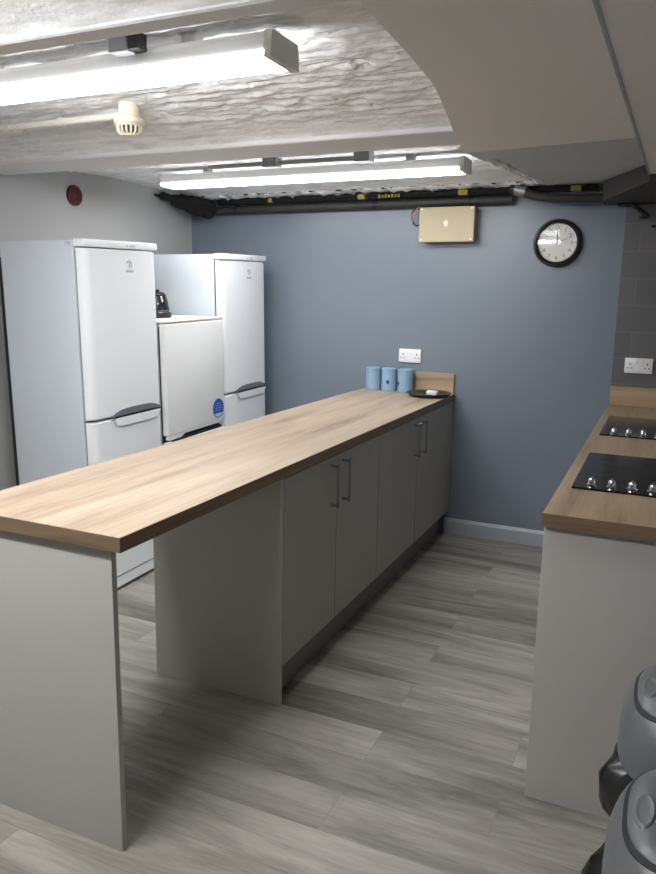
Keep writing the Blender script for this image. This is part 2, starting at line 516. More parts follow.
# boxing along the right wall and the dark boxing in the corner
bm = B(); add_prism(bm, [(sx(YF), YF), (XR, YF), (XR, 2.34), (sx(2.34), 2.34)], 'z', 2.06, HC)
struct('trim_9', bm, MT['soffit'], label='plastered boxing along the right wall')
bm = B(); add_prism(bm, [(sx(YF)-0.004, YF), (sx(YF)+0.004, YF), (sx(2.34)+0.004, 2.34), (sx(2.34)-0.005, 2.34)], 'z', 2.057, 2.085)
struct('trim_10', bm, MT['skirt'], label='white corner bead of the soffit')
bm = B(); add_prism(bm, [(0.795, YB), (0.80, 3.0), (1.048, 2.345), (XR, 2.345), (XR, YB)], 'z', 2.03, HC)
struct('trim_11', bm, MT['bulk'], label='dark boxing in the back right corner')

# ------------------------------------------------------------------ ceiling battens (the lamps)
def batten(y, tube, label, x0=-1.57, x1=0.235, zb=2.084):
    t = thing('ceiling_batten_light', label, 'ceiling light', (0.5*(x0+x1), y, zb+0.09), 'fluorescent battens under the vaults')
    hw = 0.074
    bm = B(); add_prism(bm, [(y-hw, zb+0.008), (y+hw, zb+0.008), (y+hw*0.95, zb+0.045), (y+hw*0.9, zb+0.060), (y-hw*0.9, zb+0.060), (y-hw*0.99, zb+0.045)], 'x', x0+0.02, x1-0.02)
    obj('housing', bm, MT['housing'], t)
    bm = B(); add_prism(bm, [(y-hw+0.004, zb+0.014), (y-hw-0.002, zb+0.014), (y-hw-0.002, zb+0.006), (y-hw+0.006, zb+0.001), (y-hw+0.02, zb), (y+hw-0.02, zb), (y+hw-0.003, zb+0.004), (y+hw+0.004, zb+0.012), (y+hw+0.002, zb+0.040), (y+hw-0.006, zb+0.040), (y+hw-0.006, zb+0.009)], 'x', x0+0.02, x1-0.02)
    obj('diffuser', bm, tube, t, label='glowing white diffuser')
    for x in (x0+0.28, x1-0.28):
        obj('mounting_bracket', add_box(B(), (x-0.02, y-0.02, zb+0.058), (x+0.02, y+0.02, zb+0.115)), MT['housing'], t)
    for a, b_ in ((x0, x0+0.022), (x1-0.022, x1)):
        bm = B(); add_prism(bm, [(y-hw-0.002, zb-0.001), (y+hw+0.002, zb-0.001), (y+hw, zb+0.046), (y+hw*0.92, zb+0.063), (y-hw*0.92, zb+0.063), (y-hw, zb+0.046)], 'x', a, b_)
        obj('end_cap', bm, MT['cap'], t)
    return t
batten(0.415, lamp_mat('lit_diffuser_front', TUBE_FRONT), 'lit white batten ceiling light nearest the camera, beside the round detector', x0=-1.05)
batten(2.20, lamp_mat('lit_diffuser_rear', TUBE_REAR), 'lit white batten ceiling light farther away, in front of the dark pipes', x0=-1.455, x1=0.262)
batten(-0.72, lamp_mat('lit_diffuser_behind', TUBE_BEHIND), 'lit white batten ceiling light behind the camera', x0=-1.0, x1=0.1)

# galvanised boxes and conduit over the battens
t = thing('junction_box', 'grey metal junction box between beam and front ceiling light', 'junction box', (-0.2, 0.30, 2.16))
obj('box_body', add_box(B(), (-0.235, 0.300, 2.128), (-0.175, 0.350, 2.19), 0.003), MT['galv'], t)
obj('cable_entry', add_box(B(), (-0.176, 0.305, 2.132), (-0.140, 0.345, 2.178), 0.004), MT['black'], t, label='dark open cable entry')
t = thing('cable_conduit', 'thin grey metal conduit with a box above the far ceiling light', 'conduit', (-0.6, 2.0, 2.15))
obj('pipe_run', add_tube(B(), [(-1.05, 2.02, 2.145), (-0.70, 2.02, 2.147), (-0.2, 2.02, 2.145)], 0.011), MT['galv'], t, True)
obj('conduit_box', add_box(B(), (-0.23, 1.985, 2.125), (-0.15, 2.055, 2.19), 0.004), MT['galv'], t)
obj('conduit_box', add_box(B(), (-0.72, 1.99, 2.125), (-0.64, 2.05, 2.18), 0.004), MT['galv'], t)

# detector and its conduit
DX, DY, DZ = -0.692, 0.95, 2.178
t = thing('heat_detector', 'round ivory slotted detector on the vaulted ceiling', 'detector', (DX, DY, DZ))
obj('mounting_box', add_lathe(B(), [(0.036, 0.03), (0.038, 0.0), (0.038, -0.035), (0.034, -0.038)], (DX, DY, DZ), n=28), MT['detector'], t, True)
obj('detector_body', add_lathe(B(), [(0.03, -0.036), (0.05, -0.04), (0.056, -0.048), (0.056, -0.062), (0.05, -0.07), (0.046, -0.074)], (DX, DY, DZ), n=36), MT['detector'], t, True)
bm = B(); add_lathe(bm, [(0.040, -0.072), (0.038, -0.094), (0.024, -0.100), (0.006, -0.102)], (DX, DY, DZ), n=28)
obj('slot_core', bm, MT['slot'], t, True, label='dark slots of the detector')
bm = B()
for k in range(16):
    a = 2*PI*k/16
    p = Vector((DX, DY, 0)); d = Vector((math.cos(a), math.sin(a), 0))
    add_tube(bm, [p+d*0.045+Vector((0, 0, DZ-0.072)), p+d*0.042+Vector((0, 0, DZ-0.092)), p+d*0.030+Vector((0, 0, DZ-0.101))], 0.0045, 6)
add_lathe(bm, [(0.03, -0.099), (0.03, -0.106), (0.012, -0.108)], (DX, DY, DZ), n=24)
obj('slotted_cage', bm, MT['detector'], t, True)
t = thing('surface_conduit', 'white painted conduit running along the vault to the detector', 'conduit', (-1.4, 0.98, 2.16))
obj('pipe_run', add_tube(B(), [(XL+0.005, 0.955, 2.146), (-1.4, 0.955, 2.147), (DX-0.03, 0.95, 2.147)], 0.0135), MT['conduit'], t, True)
for x in (-1.30, -1.02):
    obj('saddle_clip', add_lathe(B(), [(0.018, -0.012), (0.018, 0.012)], (x, 0.955, 2.147), axis='x', n=20), MT['conduit'], t, True)

# red sounder on the left wall
AY, AZ = 2.02, 2.04
t = thing('alarm_sounder', 'small round dark red alarm sounder high on the white left wall', 'alarm', (XL, AY, AZ))
obj('base', add_lathe(B(), [(0.056, 0.0), (0.056, 0.014), (0.05, 0.018)], (XL, AY, AZ), axis='x', n=36), MT['red'], t, True)
obj('dome', add_lathe(B(), [(0.05, 0.016), (0.048, 0.022), (0.040, 0.028), (0.026, 0.031), (0.01, 0.032)], (XL, AY, AZ), axis='x', n=36), MT['red'], t, True)
bm = B()
for k in range(4):
    a = PI*k/4
    add_box(bm, (XL+0.030, -0.036, -0.003), (XL+0.034, 0.036, 0.003))
    for v in bm.verts[-8:]:
        y, z = v.co.y, v.co.z
        v.co.y = AY + y*math.cos(a)-z*math.sin(a); v.co.z = AZ + y*math.sin(a)+z*math.cos(a)
obj('grille', bm, MT['red'], t)

# ------------------------------------------------------------------ pipes along the back wall
YP = 3.125
t = thing('service_pipe', 'dark grey pipe running along the top of the blue wall', 'pipe', (-0.7, YP, 2.055))
obj('pipe_run', add_tube(B(), [(-1.72, YP, 2.064), (-1.2, YP, 2.066), (-0.4, YP, 2.068), (0.2, YP, 2.07), (0.30, YP, 2.07)], 0.026), MT['pipe'], t, True)
for x in (-1.55, -0.55, 0.06):
    bm = B(); add_lathe(bm, [(0.0285, -0.012), (0.0285, 0.012)], (x, YP, 2.067), axis='x', n=20)
    add_box(bm, (x-0.012, YP, 2.05), (x+0.012, YB, 2.08))
    obj('pipe_clip', bm, MT['black'], t, True)
t = thing('cable_bundle', 'black cable bundle with yellow tags above the grey pipe', 'cables', (-0.6, 3.13, 2.11))
bm = B()
for k, (dy, dz, r) in enumerate([(0, 0.0, 0.016), (0.02, 0.014, 0.014), (-0.018, 0.014, 0.012)]):
    add_tube(bm, [(x, 3.13+dy+0.006*nz(x*3, k, 1), 2.116+dz*0.6+0.003*nz(x*4, k, 6)) for x in [-1.70+2.46*i/60 for i in range(61)]], r, 8)
obj('cables', bm, MT['black_dull'], t, True)
for x, wd in ((-1.30, 0.03), (-0.66, 0.05), (-0.02, 0.06), (0.62, 0.055)):
    bm = B(); add_box(bm, (x, 3.092, 2.101), (x+wd, 3.15, 2.132), 0.004)
    obj('yellow_tag', bm, MT['yellow'], t, label='yellow cable tag')
bm = B()
for k in range(7):
    x = -0.52 + k*0.021
    add_box(bm, (x, 3.0905, 2.102+0.003*(k % 2)), (x+0.013, 3.098, 2.121+0.004*((k+1) % 2)), 0.0015, 1)
obj('yellow_lettering', bm, MT['yellow'], t, label='strip of small yellow lettering')
t = thing('black_hose', 'thick black hose sagging along the wall above the clock', 'hose', (0.6, 3.1, 2.06))
obj('hose_run', add_tube(B(), smooth_path([(0.30, 3.04, 2.118), (0.36, 3.04, 2.105), (0.44, 3.04, 2.075), (0.56, 3.04, 2.058), (0.70, 3.045, 2.055), (0.86, 3.05, 2.05)]), 0.024), MT['pipe'], t, True)
obj('hose_coupling', add_tube(B(), [(0.325, 3.04, 2.112), (0.385, 3.04, 2.098)], 0.032), MT['steel'], t, True)
bm = B()
pts = [(XL+0.02+0.20*s+0.01*nz(s*7, 1, 1), 2.74+0.36*s, 2.135-0.07*s) for s in [k/16 for k in range(17)]]
add_tube(bm, pts, [0.008+0.054*min(1, k/11)+0.022*nz(k*1.3, 5, 5) for k in range(17)], 10)
for v in bm.verts:
    v.co += Vector((0.012*nz(v.co.x*40, v.co.y*40, v.co.z*40), 0.012*nz(v.co.y*35, v.co.z*50, 3), 0.02*nz(v.co.y*45, v.co.x*50, 8)))
    v.co.x = max(v.co.x, XL+0.001); v.co.y = min(v.co.y, YB-0.002)
o = obj('pipe_lagging', bm, MT['black_dull'], None, True)
tag(o, 'torn black lagging in the corner of white and blue walls', 'insulation')
t = thing('wall_bracket', 'row of small black brackets under the dark corner boxing', 'bracket', (0.98, YB, 1.96))
for a, b_ in (((0.87, 3.12, 2.015), (0.955, 3.13, 2.028)), ((1.05, 3.13, 1.90), (1.11, 3.165, 1.913)), ((1.10, 3.13, 1.85), (1.14, 3.165, 1.863)), ((0.985, 3.13, 1.95), (1.01, 3.165, 1.96))):
    obj('bracket_arm', add_box(B(), a, (b_[0], YB-0.0085 if a[2] < 2.0 else YB, b_[2]), 0.003), MT['black'], t)
obj('bracket_strut', add_tube(B(), [(0.95, 3.13, 2.02), (1.03, 3.14, 1.955)], 0.011, 8), MT['black'], t, True)

# ------------------------------------------------------------------ things on the back wall
t = thing('access_box', 'beige rectangular box on the blue wall under the pipes', 'box', (-0.085, YB, 1.835))
obj('box_body', add_box(B(), (-0.240, 3.085, 1.838), (0.084, YB, 2.032), 0.004), MT['box'], t)
obj('cover_plate', add_box(B(), (-0.246, 3.078, 1.834), (0.090, 3.088, 2.037), 0.003), MT['box'], t)
bm = B()
star = []
for k in range(10):
    a = PI*k/5 + 0.35
    r = (0.024, 0.015)[k % 2]
    star.append((-0.080+r*math.cos(a)*0.7, 1.942+r*math.sin(a)))
add_prism(bm, star, 'y', 3.0765, 3.079)
obj('star_sticker', bm, MT['box_mark'], t, label='pale star shaped sticker')
for x, z in ((0.074, 2.026), (-0.232, 2.026), (0.074, 1.848), (-0.232, 1.848)):
    obj('screw', add_lathe(B(), [(0.006, 0), (0.006, -0.003)], (x, 3.0785, z), axis='y', n=12), MT['box_mark'], t, True)
t = thing('cable_loop', 'thin looped cable hanging at the left of the beige box', 'cable', (-0.3, 3.13, 2.0))
bm = B()
pts = [(-0.276+0.034*math.cos(a)+0.006*(a/12), 3.12+0.006*math.sin(a*2), 1.985+0.05*math.sin(a)) for a in [k*0.3 for k in range(38)]]
add_tube(bm, pts, 0.0045, 6)
obj('coil', bm, MT['pipe'], t, True)
obj('tail', add_tube(B(), smooth_path([(-0.262, 3.115, 2.045), (-0.28, 3.105, 2.02), (-0.298, 3.105, 1.995), (-0.30, 3.11, 1.95)]), 0.005, 6), MT['copper'], t, True, label='pinkish end of the cable')

CX, CZ, CR = 0.56, 1.825, 0.134
t = thing('wall_clock', 'round black rimmed clock with white face on the blue wall', 'clock', (CX, YB, CZ))
obj('case', add_lathe(B(), [(CR-0.012, 0), (CR, -0.006), (CR, -0.032), (CR-0.006, -0.043), (CR-0.014, -0.045), (CR-0.024, -0.036), (CR-0.026, -0.024)], (CX, YB, CZ), axis='y', n=64), MT['black'], t, True)
obj('chrome_bezel', add_lathe(B(), [(CR-0.022, -0.034), (CR-0.024, -0.039), (CR-0.028, -0.036), (CR-0.028, -0.025)], (CX, YB, CZ), axis='y', n=64, caps=False), MT['chrome'], t, True, label='thin chrome inner ring')
face = obj('dial', add_lathe(B(), [(CR-0.024, -0.024), (CR-0.024, -0.027)], (CX, YB, CZ), axis='y', n=64), MT['clock_face'], t)
bm = B()
for k in range(60):
    a = 2*PI*k/60
    l, wd = (0.008, 0.0016) if k % 5 == 0 else (0.004, 0.0008)
    d = Vector((math.sin(a), 0, math.cos(a))); n = Vector((math.cos(a), 0, -math.sin(a)))
    c0 = Vector((CX, YB-0.0275, CZ))
    q = [c0+d*0.102+n*wd, c0+d*0.102-n*wd, c0+d*(0.102-l)-n*wd, c0+d*(0.102-l)+n*wd]
    bm.faces.new([bm.verts.new(p) for p in q])
o = obj('minute_marks', bm, MT['clock_ink'], face)
for k in range(1, 13):
    a = 2*PI*k/12
    obj('numeral', text_bm(str(k), 0.026, lambda x, y, z, a=a: Vector((CX+math.sin(a)*0.082+x, YB-0.0278-z, CZ+math.cos(a)*0.082+y))), MT['clock_ink'], face)
def hand(ang, l, wd, back, yy, name):
    a = math.radians(ang)
    d = Vector((math.sin(a), 0, math.cos(a))); n = Vector((math.cos(a), 0, -math.sin(a)))
    bm = B()
    c0 = Vector((CX, yy, CZ))
    P = [c0-d*back+n*wd, c0-d*back-n*wd, c0+d*l-n*wd*0.5, c0+d*l+n*wd*0.5]
    A = [bm.verts.new(p) for p in P]; C = [bm.verts.new(p+Vector((0, 0.0012, 0))) for p in P]
    bm.faces.new(A); bm.faces.new(C[::-1])
    for i in range(4): bm.faces.new([A[i], A[(i+1) % 4], C[(i+1) % 4], C[i]])
    bmesh.ops.recalc_face_normals(bm, faces=bm.faces[:])
    obj(name, bm, MT['black'], t)
hand(-3, 0.062, 0.0030, 0.012, YB-0.0300, 'hour_hand')
hand(-94, 0.088, 0.0022, 0.014, YB-0.0315, 'minute_hand')
hand(66, 0.085, 0.0008, 0.02, YB-0.033, 'second_hand')
obj('cover_glass', add_lathe(B(), [(CR-0.026, -0.0365), (CR-0.026, -0.038)], (CX, YB, CZ), axis='y', n=64), MT['clear'], t, label='clear glass over the dial')

def socket(cx, cz, y, label):
    t = thing('wall_socket', label, 'socket', (cx, y, cz), 'white double wall sockets')
    p = obj('faceplate', add_box(B(), (cx-0.074, y-0.012, cz-0.043), (cx+0.074, y, cz+0.043), 0.004), MT['socket'], t, True)
    for s in (-1, 1):
        obj('rocker_switch', add_box(B(), (cx+s*0.012-0.008, y-0.0155, cz+0.008), (cx+s*0.012+0.008, y-0.011, cz+0.030), 0.0015), MT['socket'], t)
        bm = B()
        x = cx+s*0.045
        add_box(bm, (x-0.003, y-0.0126, cz+0.004), (x+0.003, y-0.0115, cz+0.015))
        add_box(bm, (x-0.014, y-0.0126, cz-0.016), (x-0.006, y-0.0115, cz-0.011))
        add_box(bm, (x+0.006, y-0.0126, cz-0.016), (x+0.014, y-0.0115, cz-0.011))
        obj('pin_slots', bm, MT['slot'], t, label='dark pin slots')
    return t
socket(-0.303, 1.137, YB, 'white double socket on the blue wall above the blue canisters')
socket(1.052, 1.146, YB-0.009, 'white double socket on the grey tiles above the oak upstand')

# ------------------------------------------------------------------ kitchen island
IB = YB-0.004
o = obj('island_worktop', add_box(B(), (-0.61, 0.0, WT-TH), (0.0, IB, WT), 0.0025, 2), MT['oak_y'])
tag(o, 'long pale oak laminate worktop of the kitchen island', 'worktop')
obj('end_edging', add_box(B(), (-0.61, -0.0012, WT-TH+0.0003), (0.0, 0.0008, WT-0.0008)), MT['oak_edge'], o, label='darker brown edging strip')
obj('side_edging', add_box(B(), (-0.0008, 0.0, WT-TH+0.0003), (0.0012, IB, WT-0.0008)), MT['oak_edge_y'], o, label='darker brown edging strip')
o = obj('support_panel', add_box(B(), (-0.595, 0.018, 0), (-0.045, 0.037, WT-TH-0.0005), 0.0008, 1), MT['melamine'])
tag(o, 'pale grey panel standing under the near end of the island worktop', 'panel')
Y1 = 0.855
o = obj('cabinet_end_panel', add_box(B(), (-0.565, Y1, 0), (-0.005, Y1+0.018, WT-TH-0.0005), 0.0008, 1), MT['melamine'])
tag(o, 'grey end panel closing the island cabinets, behind the open leg space', 'panel')
o = obj('cabinet_back_panel', add_box(B(), (-0.565, Y1+0.0185, 0), (-0.547, IB, WT-TH-0.0005), 0.0008, 1), MT['melamine'])
tag(o, 'pale grey back panel of the island, facing the fridges', 'panel')
def pull(parent, x, y, z0, z1, d=0.032, sgn=1):
    bm = B()
    xx = x+sgn*d
    for z in (z0+0.012, z1-0.012):
        a, b_ = sorted((x, xx))
        add_box(bm, (a, y-0.006, z-0.006), (b_+0.004, y+0.006, z+0.006), 0.001, 1)
    a, b_ = sorted((xx-0.004, xx+0.005))
    add_box(bm, (a, y-0.006, z0), (b_, y+0.006, z1), 0.002, 1)
    obj('handle', bm, MT['steel'], parent, label='grey bar handle')
def base_cabinet(y0, y1, label, face_x, back_x, group, split=None, hz=(0.655, 0.845), sgn=1):
    t = thing('base_cabinet', label, 'cabinet', (0.5*(face_x+back_x), 0.5*(y0+y1), 0.15), group)
    fx = face_x - sgn*0.019
    a, b_ = sorted((fx-sgn*0.002, back_x))
    obj('carcass', add_box(B(), (a, y0+0.001, 0.15), (b_, y1-0.001, WT-TH-0.002)), MT['melamine'], t)
    mid = split or 0.5*(y0+y1)
    for k, (p, q) in enumerate(((y0, mid), (mid, y1))):
        a, b_ = sorted((fx, face_x))
        d = obj('door', add_box(B(), (a, p+0.0016, 0.152), (b_, q-0.0016, WT-TH-0.006), 0.0015, 2), MT['door'], t)
        pull(d, face_x, (q-0.058) if k == 0 else (p+0.058), hz[0], hz[1], sgn=sgn)
    return t
g = 'island base cabinets'
base_cabinet(Y1+0.020, 1.852, 'grey double door base cabinet of the island nearest the camera', -0.005, -0.545, g, split=1.352)
base_cabinet(1.852, 3.07, 'grey double door base cabinet of the island next to the blue wall', -0.005, -0.545, g, split=2.452)
o = obj('filler_panel', add_box(B(), (-0.545, 3.071, 0.15), (-0.005, IB, WT-TH-0.002), 0.001, 1), MT['door'])
tag(o, 'narrow grey filler panel between island cabinet and blue wall', 'panel')
o = obj('plinth', add_box(B(), (-0.075, Y1+0.02, 0), (-0.057, IB-0.016, 0.148)), MT['plinth'])
tag(o, 'dark grey kick plinth under the island cabinets', 'plinth')

# upstand offcut, canisters, tray
o = obj('upstand', add_box(B(), (-0.257, YB-0.018, WT), (-0.006, YB-0.001, 1.038), 0.002), MT['oak_x'])
tag(o, 'short oak upstand at the wall end of the island worktop', 'upstand')
def canister(x, y, label, mark=None):
    r, h = 0.049, 0.146
    t = thing('canister', label, 'canister', (x, y, WT), 'blue kitchen canisters')
    c = (x, y, WT)
    obj('tin', add_lathe(B(), [(r-0.004, 0), (r, 0.004), (r, h-0.022), (r-0.003, h-0.019)], c, n=40), MT['can'], t, True)
    obj('lid', add_lathe(B(), [(r-0.003, h-0.021), (r+0.001, h-0.018), (r+0.001, h-0.003), (r-0.004, h), (0.02, h+0.001)], c, n=40), MT['can'], t, True)
    if mark:
        a0, zz = mark
        bm = B()
        for dz, wd in ((0.0, 0.011), (0.009, 0.006), (-0.009, 0.006)):
            add_box(bm, (-wd, -r-0.0015, zz+dz-0.005), (wd, -r+0.004, zz+dz+0.005), 0.001, 1)
        mx = Matrix.Translation(Vector(c)) @ Matrix.Rotation(a0, 4, 'Z')
        xform(bm.verts, mx)
        obj('print', bm, MT['can_mark'], t, label='small navy print')
    return t
canister(-0.527, 3.118, 'plain light blue canister, leftmost of the three on the island')
canister(-0.417, 3.112, 'light blue canister with navy print in the middle of three', (0.15, 0.06))
canister(-0.305, 3.100, 'light blue canister nearest the dark tray and oak upstand', (-0.75, 0.055))
c = (-0.112, 2.985, WT)
t = thing('serving_tray', 'round dark tray on the wall end of the island worktop', 'tray', c)
obj('dish', add_lathe(B(), [(0.100, 0.0), (0.115, 0.003), (0.134, 0.020), (0.137, 0.022), (0.136, 0.024), (0.130, 0.022), (0.112, 0.007), (0.05, 0.005)], c, n=56), MT['tray'], t, True)
o = obj('soap_bar', add_box(B(), (-0.130, 2.985, WT+0.0065), (-0.062, 3.025, WT+0.033), 0.006, 3), MT['soap'], smooth=True)
tag(o, 'small white bar lying in the round dark tray', 'soap')

# ------------------------------------------------------------------ right hand counter
RX0, RY0 = 0.908, 0.716
o = obj('counter_worktop', add_box(B(), (RX0, RY0, WT-TH), (XR-0.001, IB, WT), 0.0025, 2), MT['oak_dull'])
tag(o, 'oak laminate worktop carrying the two black hobs', 'worktop')
obj('end_edging', add_box(B(), (RX0, RY0-0.0012, WT-TH+0.0003), (XR-0.001, RY0+0.0008, WT-0.0008)), MT['oak_edge'], o, label='darker brown edging strip')
obj('side_edging', add_box(B(), (RX0-0.0012, RY0, WT-TH+0.0003), (RX0+0.0008, IB, WT-0.0008)), MT['oak_edge_y'], o, label='darker brown edging strip')
o = obj('counter_end_panel', add_box(B(), (RX0+0.004, RY0+0.02, 0), (XR-0.002, RY0+0.038, WT-TH-0.0005), 0.0008, 1), MT['melamine'])
tag(o, 'pale grey end panel of the hob counter, behind the bins', 'panel')
g = 'base cabinets under the hobs'
e = [RY0+0.039, 1.55, 2.36, 3.17]
for k, lb in enumerate(['nearest the bins', 'in the middle under the hobs', 'next to the blue wall']):
    base_cabinet(e[k], e[k+1], 'pale grey double door cabinet under the hob counter, '+lb, RX0+0.02, XR-0.03, g, sgn=-1)
o = obj('plinth', add_box(B(), (RX0+0.075, RY0+0.04, 0), (RX0+0.093, 3.16, 0.148)), MT['plinth'])
tag(o, 'grey kick plinth under the hob counter cabinets', 'plinth')
o = obj('upstand', add_box(B(), (0.914, YB-0.020, WT), (XR-0.002, YB-0.001, 1.024), 0.002), MT['oak_x'])
tag(o, 'oak upstand below the grey tiles behind the hobs', 'upstand')
def hob(y0, label):
    x0, x1, y1 = 0.947, 1.455, y0+0.60
    t = thing('electric_hob', label, 'hob', (0.5*(x0+x1), 0.5*(y0+y1), WT), 'black hobs set in the counter')
    gl = obj('glass_plate', add_box(B(), (x0, y0, WT), (x1, y1, WT+0.007), 0.002, 2), MT['glass_black'], t)
    for cx, cy, r in ((1.08, y0+0.44, 0.085), (1.32, y0+0.44, 0.07), (1.08, y0+0.21, 0.07), (1.32, y0+0.21, 0.085)):
        bm = B()
        n = 48
        for i in range(n):
            a, b_ = 2*PI*i/n, 2*PI*(i+1)/n
            bm.faces.new([bm.verts.new((cx+q*math.cos(s), cy+q*math.sin(s), WT+0.0073)) for q, s in ((r-0.0015, a), (r, a), (r, b_), (r-0.0015, b_))])
        obj('cooking_zone', bm, MT['ring'], gl, label='thin grey printed ring')
    for k in range(4):
        c = (1.004+0.061*k, y0+0.052, WT+0.007)
        kb = obj('control_knob', add_lathe(B(), [(0.0165, 0), (0.0165, 0.003), (0.0125, 0.005), (0.011, 0.019), (0.009, 0.022), (0.003, 0.0225)], c, n=28), MT['chrome'], t, True, label='chrome knob')
        obj('grip', add_box(B(), (c[0]-0.0028, c[1]-0.011, c[2]+0.017), (c[0]+0.0028, c[1]+0.011, c[2]+0.027), 0.001, 1), MT['chrome'], kb)
    return t
hob(1.046, 'black electric hob with chrome knobs nearest the counter end')
hob(2.098, 'black electric hob with chrome knobs near the blue wall')

# ------------------------------------------------------------------ fridges
FX = -1.255
LEAN = math.radians(1.3)
def fridge(y0, label, top=1.742, wid=0.553, back=-1.77):
    y1 = y0+wid
    bx = FX-0.062                       # front of the cabinet body
    t = thing('fridge_freezer', label, 'fridge', (0.5*(FX+back), y0, 0), 'tall white fridge freezers')
    obj('body', add_box(B(), (back, y0, 0.035), (bx, y1, top-0.004), 0.006, 3), MT['fridge_shaded'], t, True)
    obj('compressor_grille', add_box(B(), (back-0.05, y0+0.03, 0.06), (back, y1-0.03, top-0.08)), MT['gap'], t, label='black condenser at the back')
    obj('gasket', add_box(B(), (bx, y0+0.012, 0.08), (bx+0.014, y1-0.012, top-0.05)), MT['gap'], t)
    # control strip on top
    cap = obj('control_strip', add_box(B(), (bx+0.001, y0, top-0.036), (FX+0.003, y1, top), 0.006, 3), MT['fridge'], t, True)
    bm = B()
    for dy in (-0.028, 0.0, 0.012, 0.026):
        add_box(bm, (FX+0.0025, y0+wid*0.60+dy, top-0.026), (FX+0.0038, y0+wid*0.60+dy+0.008, top-0.018))
    obj('indicator_marks', bm, MT['logo'], cap)
    zs = 0.895
    def door(z0, z1, nm):
        bm = B()
        n = 14
        pf = []
        r = 0.042
        for k in range(7):                # rounded front vertical edges
            a = PI/2*k/6
            pf.append((FX-r+r*math.sin(a), y0+r-r*math.cos(a)))
        for k in range(7):
            a = PI/2*k/6
            pf.append((FX-r+r*math.cos(a), y1-r+r*math.sin(a)))
        pf = [(bx+0.014, y0)] + pf + [(bx+0.014, y1)]
        add_prism(bm, pf, 'z', z0, z1)
        bmesh.ops.bevel(bm, geom=[e_ for e_ in bm.edges if abs(e_.verts[0].co.z-e_.verts[1].co.z) < 1e-6 and min(v.co.x for v in e_.verts) > bx+0.02], offset=0.006, segments=2, affect='EDGES')
        return obj(nm, bm, MT['fridge'], t, True)
    d1 = door(zs+0.006, top-0.041, 'fridge_door')
    d2 = door(0.075, zs-0.006, 'freezer_door')
    # hand grip: grey scooped recess at the foot of the upper door, white lip on the lower one
    ya, yb_ = y0+wid*0.24, y1-0.022
    def arc(base, hgt, k, n=14):
        return [(ya+(yb_-ya)*i/n, base+hgt*(1-abs(2*(i/n)-1)**k)) for i in range(n+1)]
    up = arc(zs+0.006, 0.030, 4)
    obj('grip_recess', add_prism(B(), up + [(yb_, zs+0.0045), (ya, zs+0.0045)], 'x', FX-0.01, FX+0.0016), MT['recess'], d1, label='grey scooped hand grip')
    dn = [(y, 2*(zs-0.004)-z) for y, z in arc(zs-0.004, 0.050, 9)]
    bm = B(); add_prism(bm, [(yb_+0.015, zs-0.004), (ya-0.015, zs-0.004)] + dn, 'x', FX-0.01, FX+0.010)
    bmesh.ops.bevel(bm, geom=[e_ for e_ in bm.edges if min(v.co.x for v in e_.verts) > FX], offset=0.007, segments=3, affect='EDGES')
    obj('grip_lip', bm, MT['fridge'], d2, True)
    obj('kick_plate', add_box(B(), (bx, y0+0.004, 0.014), (FX-0.006, y1-0.004, 0.07), 0.003), MT['fridge'], t)
    for fy in (y0+0.05, y1-0.05):
        for fxx in (bx-0.04, back+0.06):
            obj('foot', add_lathe(B(), [(0.02, -math.tan(LEAN)*(fy-y0)+0.001), (0.02, 0.036)], (fxx, fy, 0), n=16), MT['gap'], t)
    # badge: swoosh mark over the word
    ly, lz = y0+wid*0.585, top-0.118
    bm = text_bm('indesit', 0.021, lambda x, y, z: Vector((FX+0.0004+z, ly+x, lz-0.022+y)))
    obj('badge_lettering', bm, MT['logo'], d1, label='small grey brand lettering')
    bm = B()
    add_tube(bm, [(FX+0.0005, ly-0.012+0.006*math.cos(a), lz+0.012+0.012*math.sin(a)) for a in [PI*1.0-k*0.22*PI/2 for k in range(9)]], 0.0018, 6)
    add_tube(bm, smooth_path([(FX+0.0005, ly-0.002, lz-0.006), (FX+0.0005, ly+0.001, lz+0.016), (FX+0.0005, ly+0.010, lz+0.024), (FX+0.0005, ly+0.013, lz+0.012), (FX+0.0005, ly+0.013, lz-0.005)]), 0.0022, 6)
    add_lathe(bm, [(0.0032, 0), (0.0032, 0.001)], (FX, ly-0.004, lz+0.029), axis='x', n=12)
    obj('badge_mark', bm, MT['logo'], d1, label='small grey swoosh emblem')
    # hinge cover letters on the side panel
    bm = B()
    for k, dx in enumerate((0.0, 0.014, 0.024)):
        add_box(bm, (bx-0.040+dx, y0-0.0012, top-0.030), (bx-0.036+dx, y0+0.001, top-0.012))
    add_box(bm, (bx-0.038, y0-0.0012, top-0.016), (bx-0.022, y0+0.001, top-0.012))
    obj('hinge_mark', bm, MT['logo'], t)
    t.rotation_euler.x = LEAN            # stands slightly out of plumb on the old floor
    return t
fridge(1.340, 'tall white fridge freezer on the left, nearest the camera', wid=0.538)
fridge(2.500, 'tall white fridge freezer in the corner against the blue wall', wid=0.530, back=-1.87)

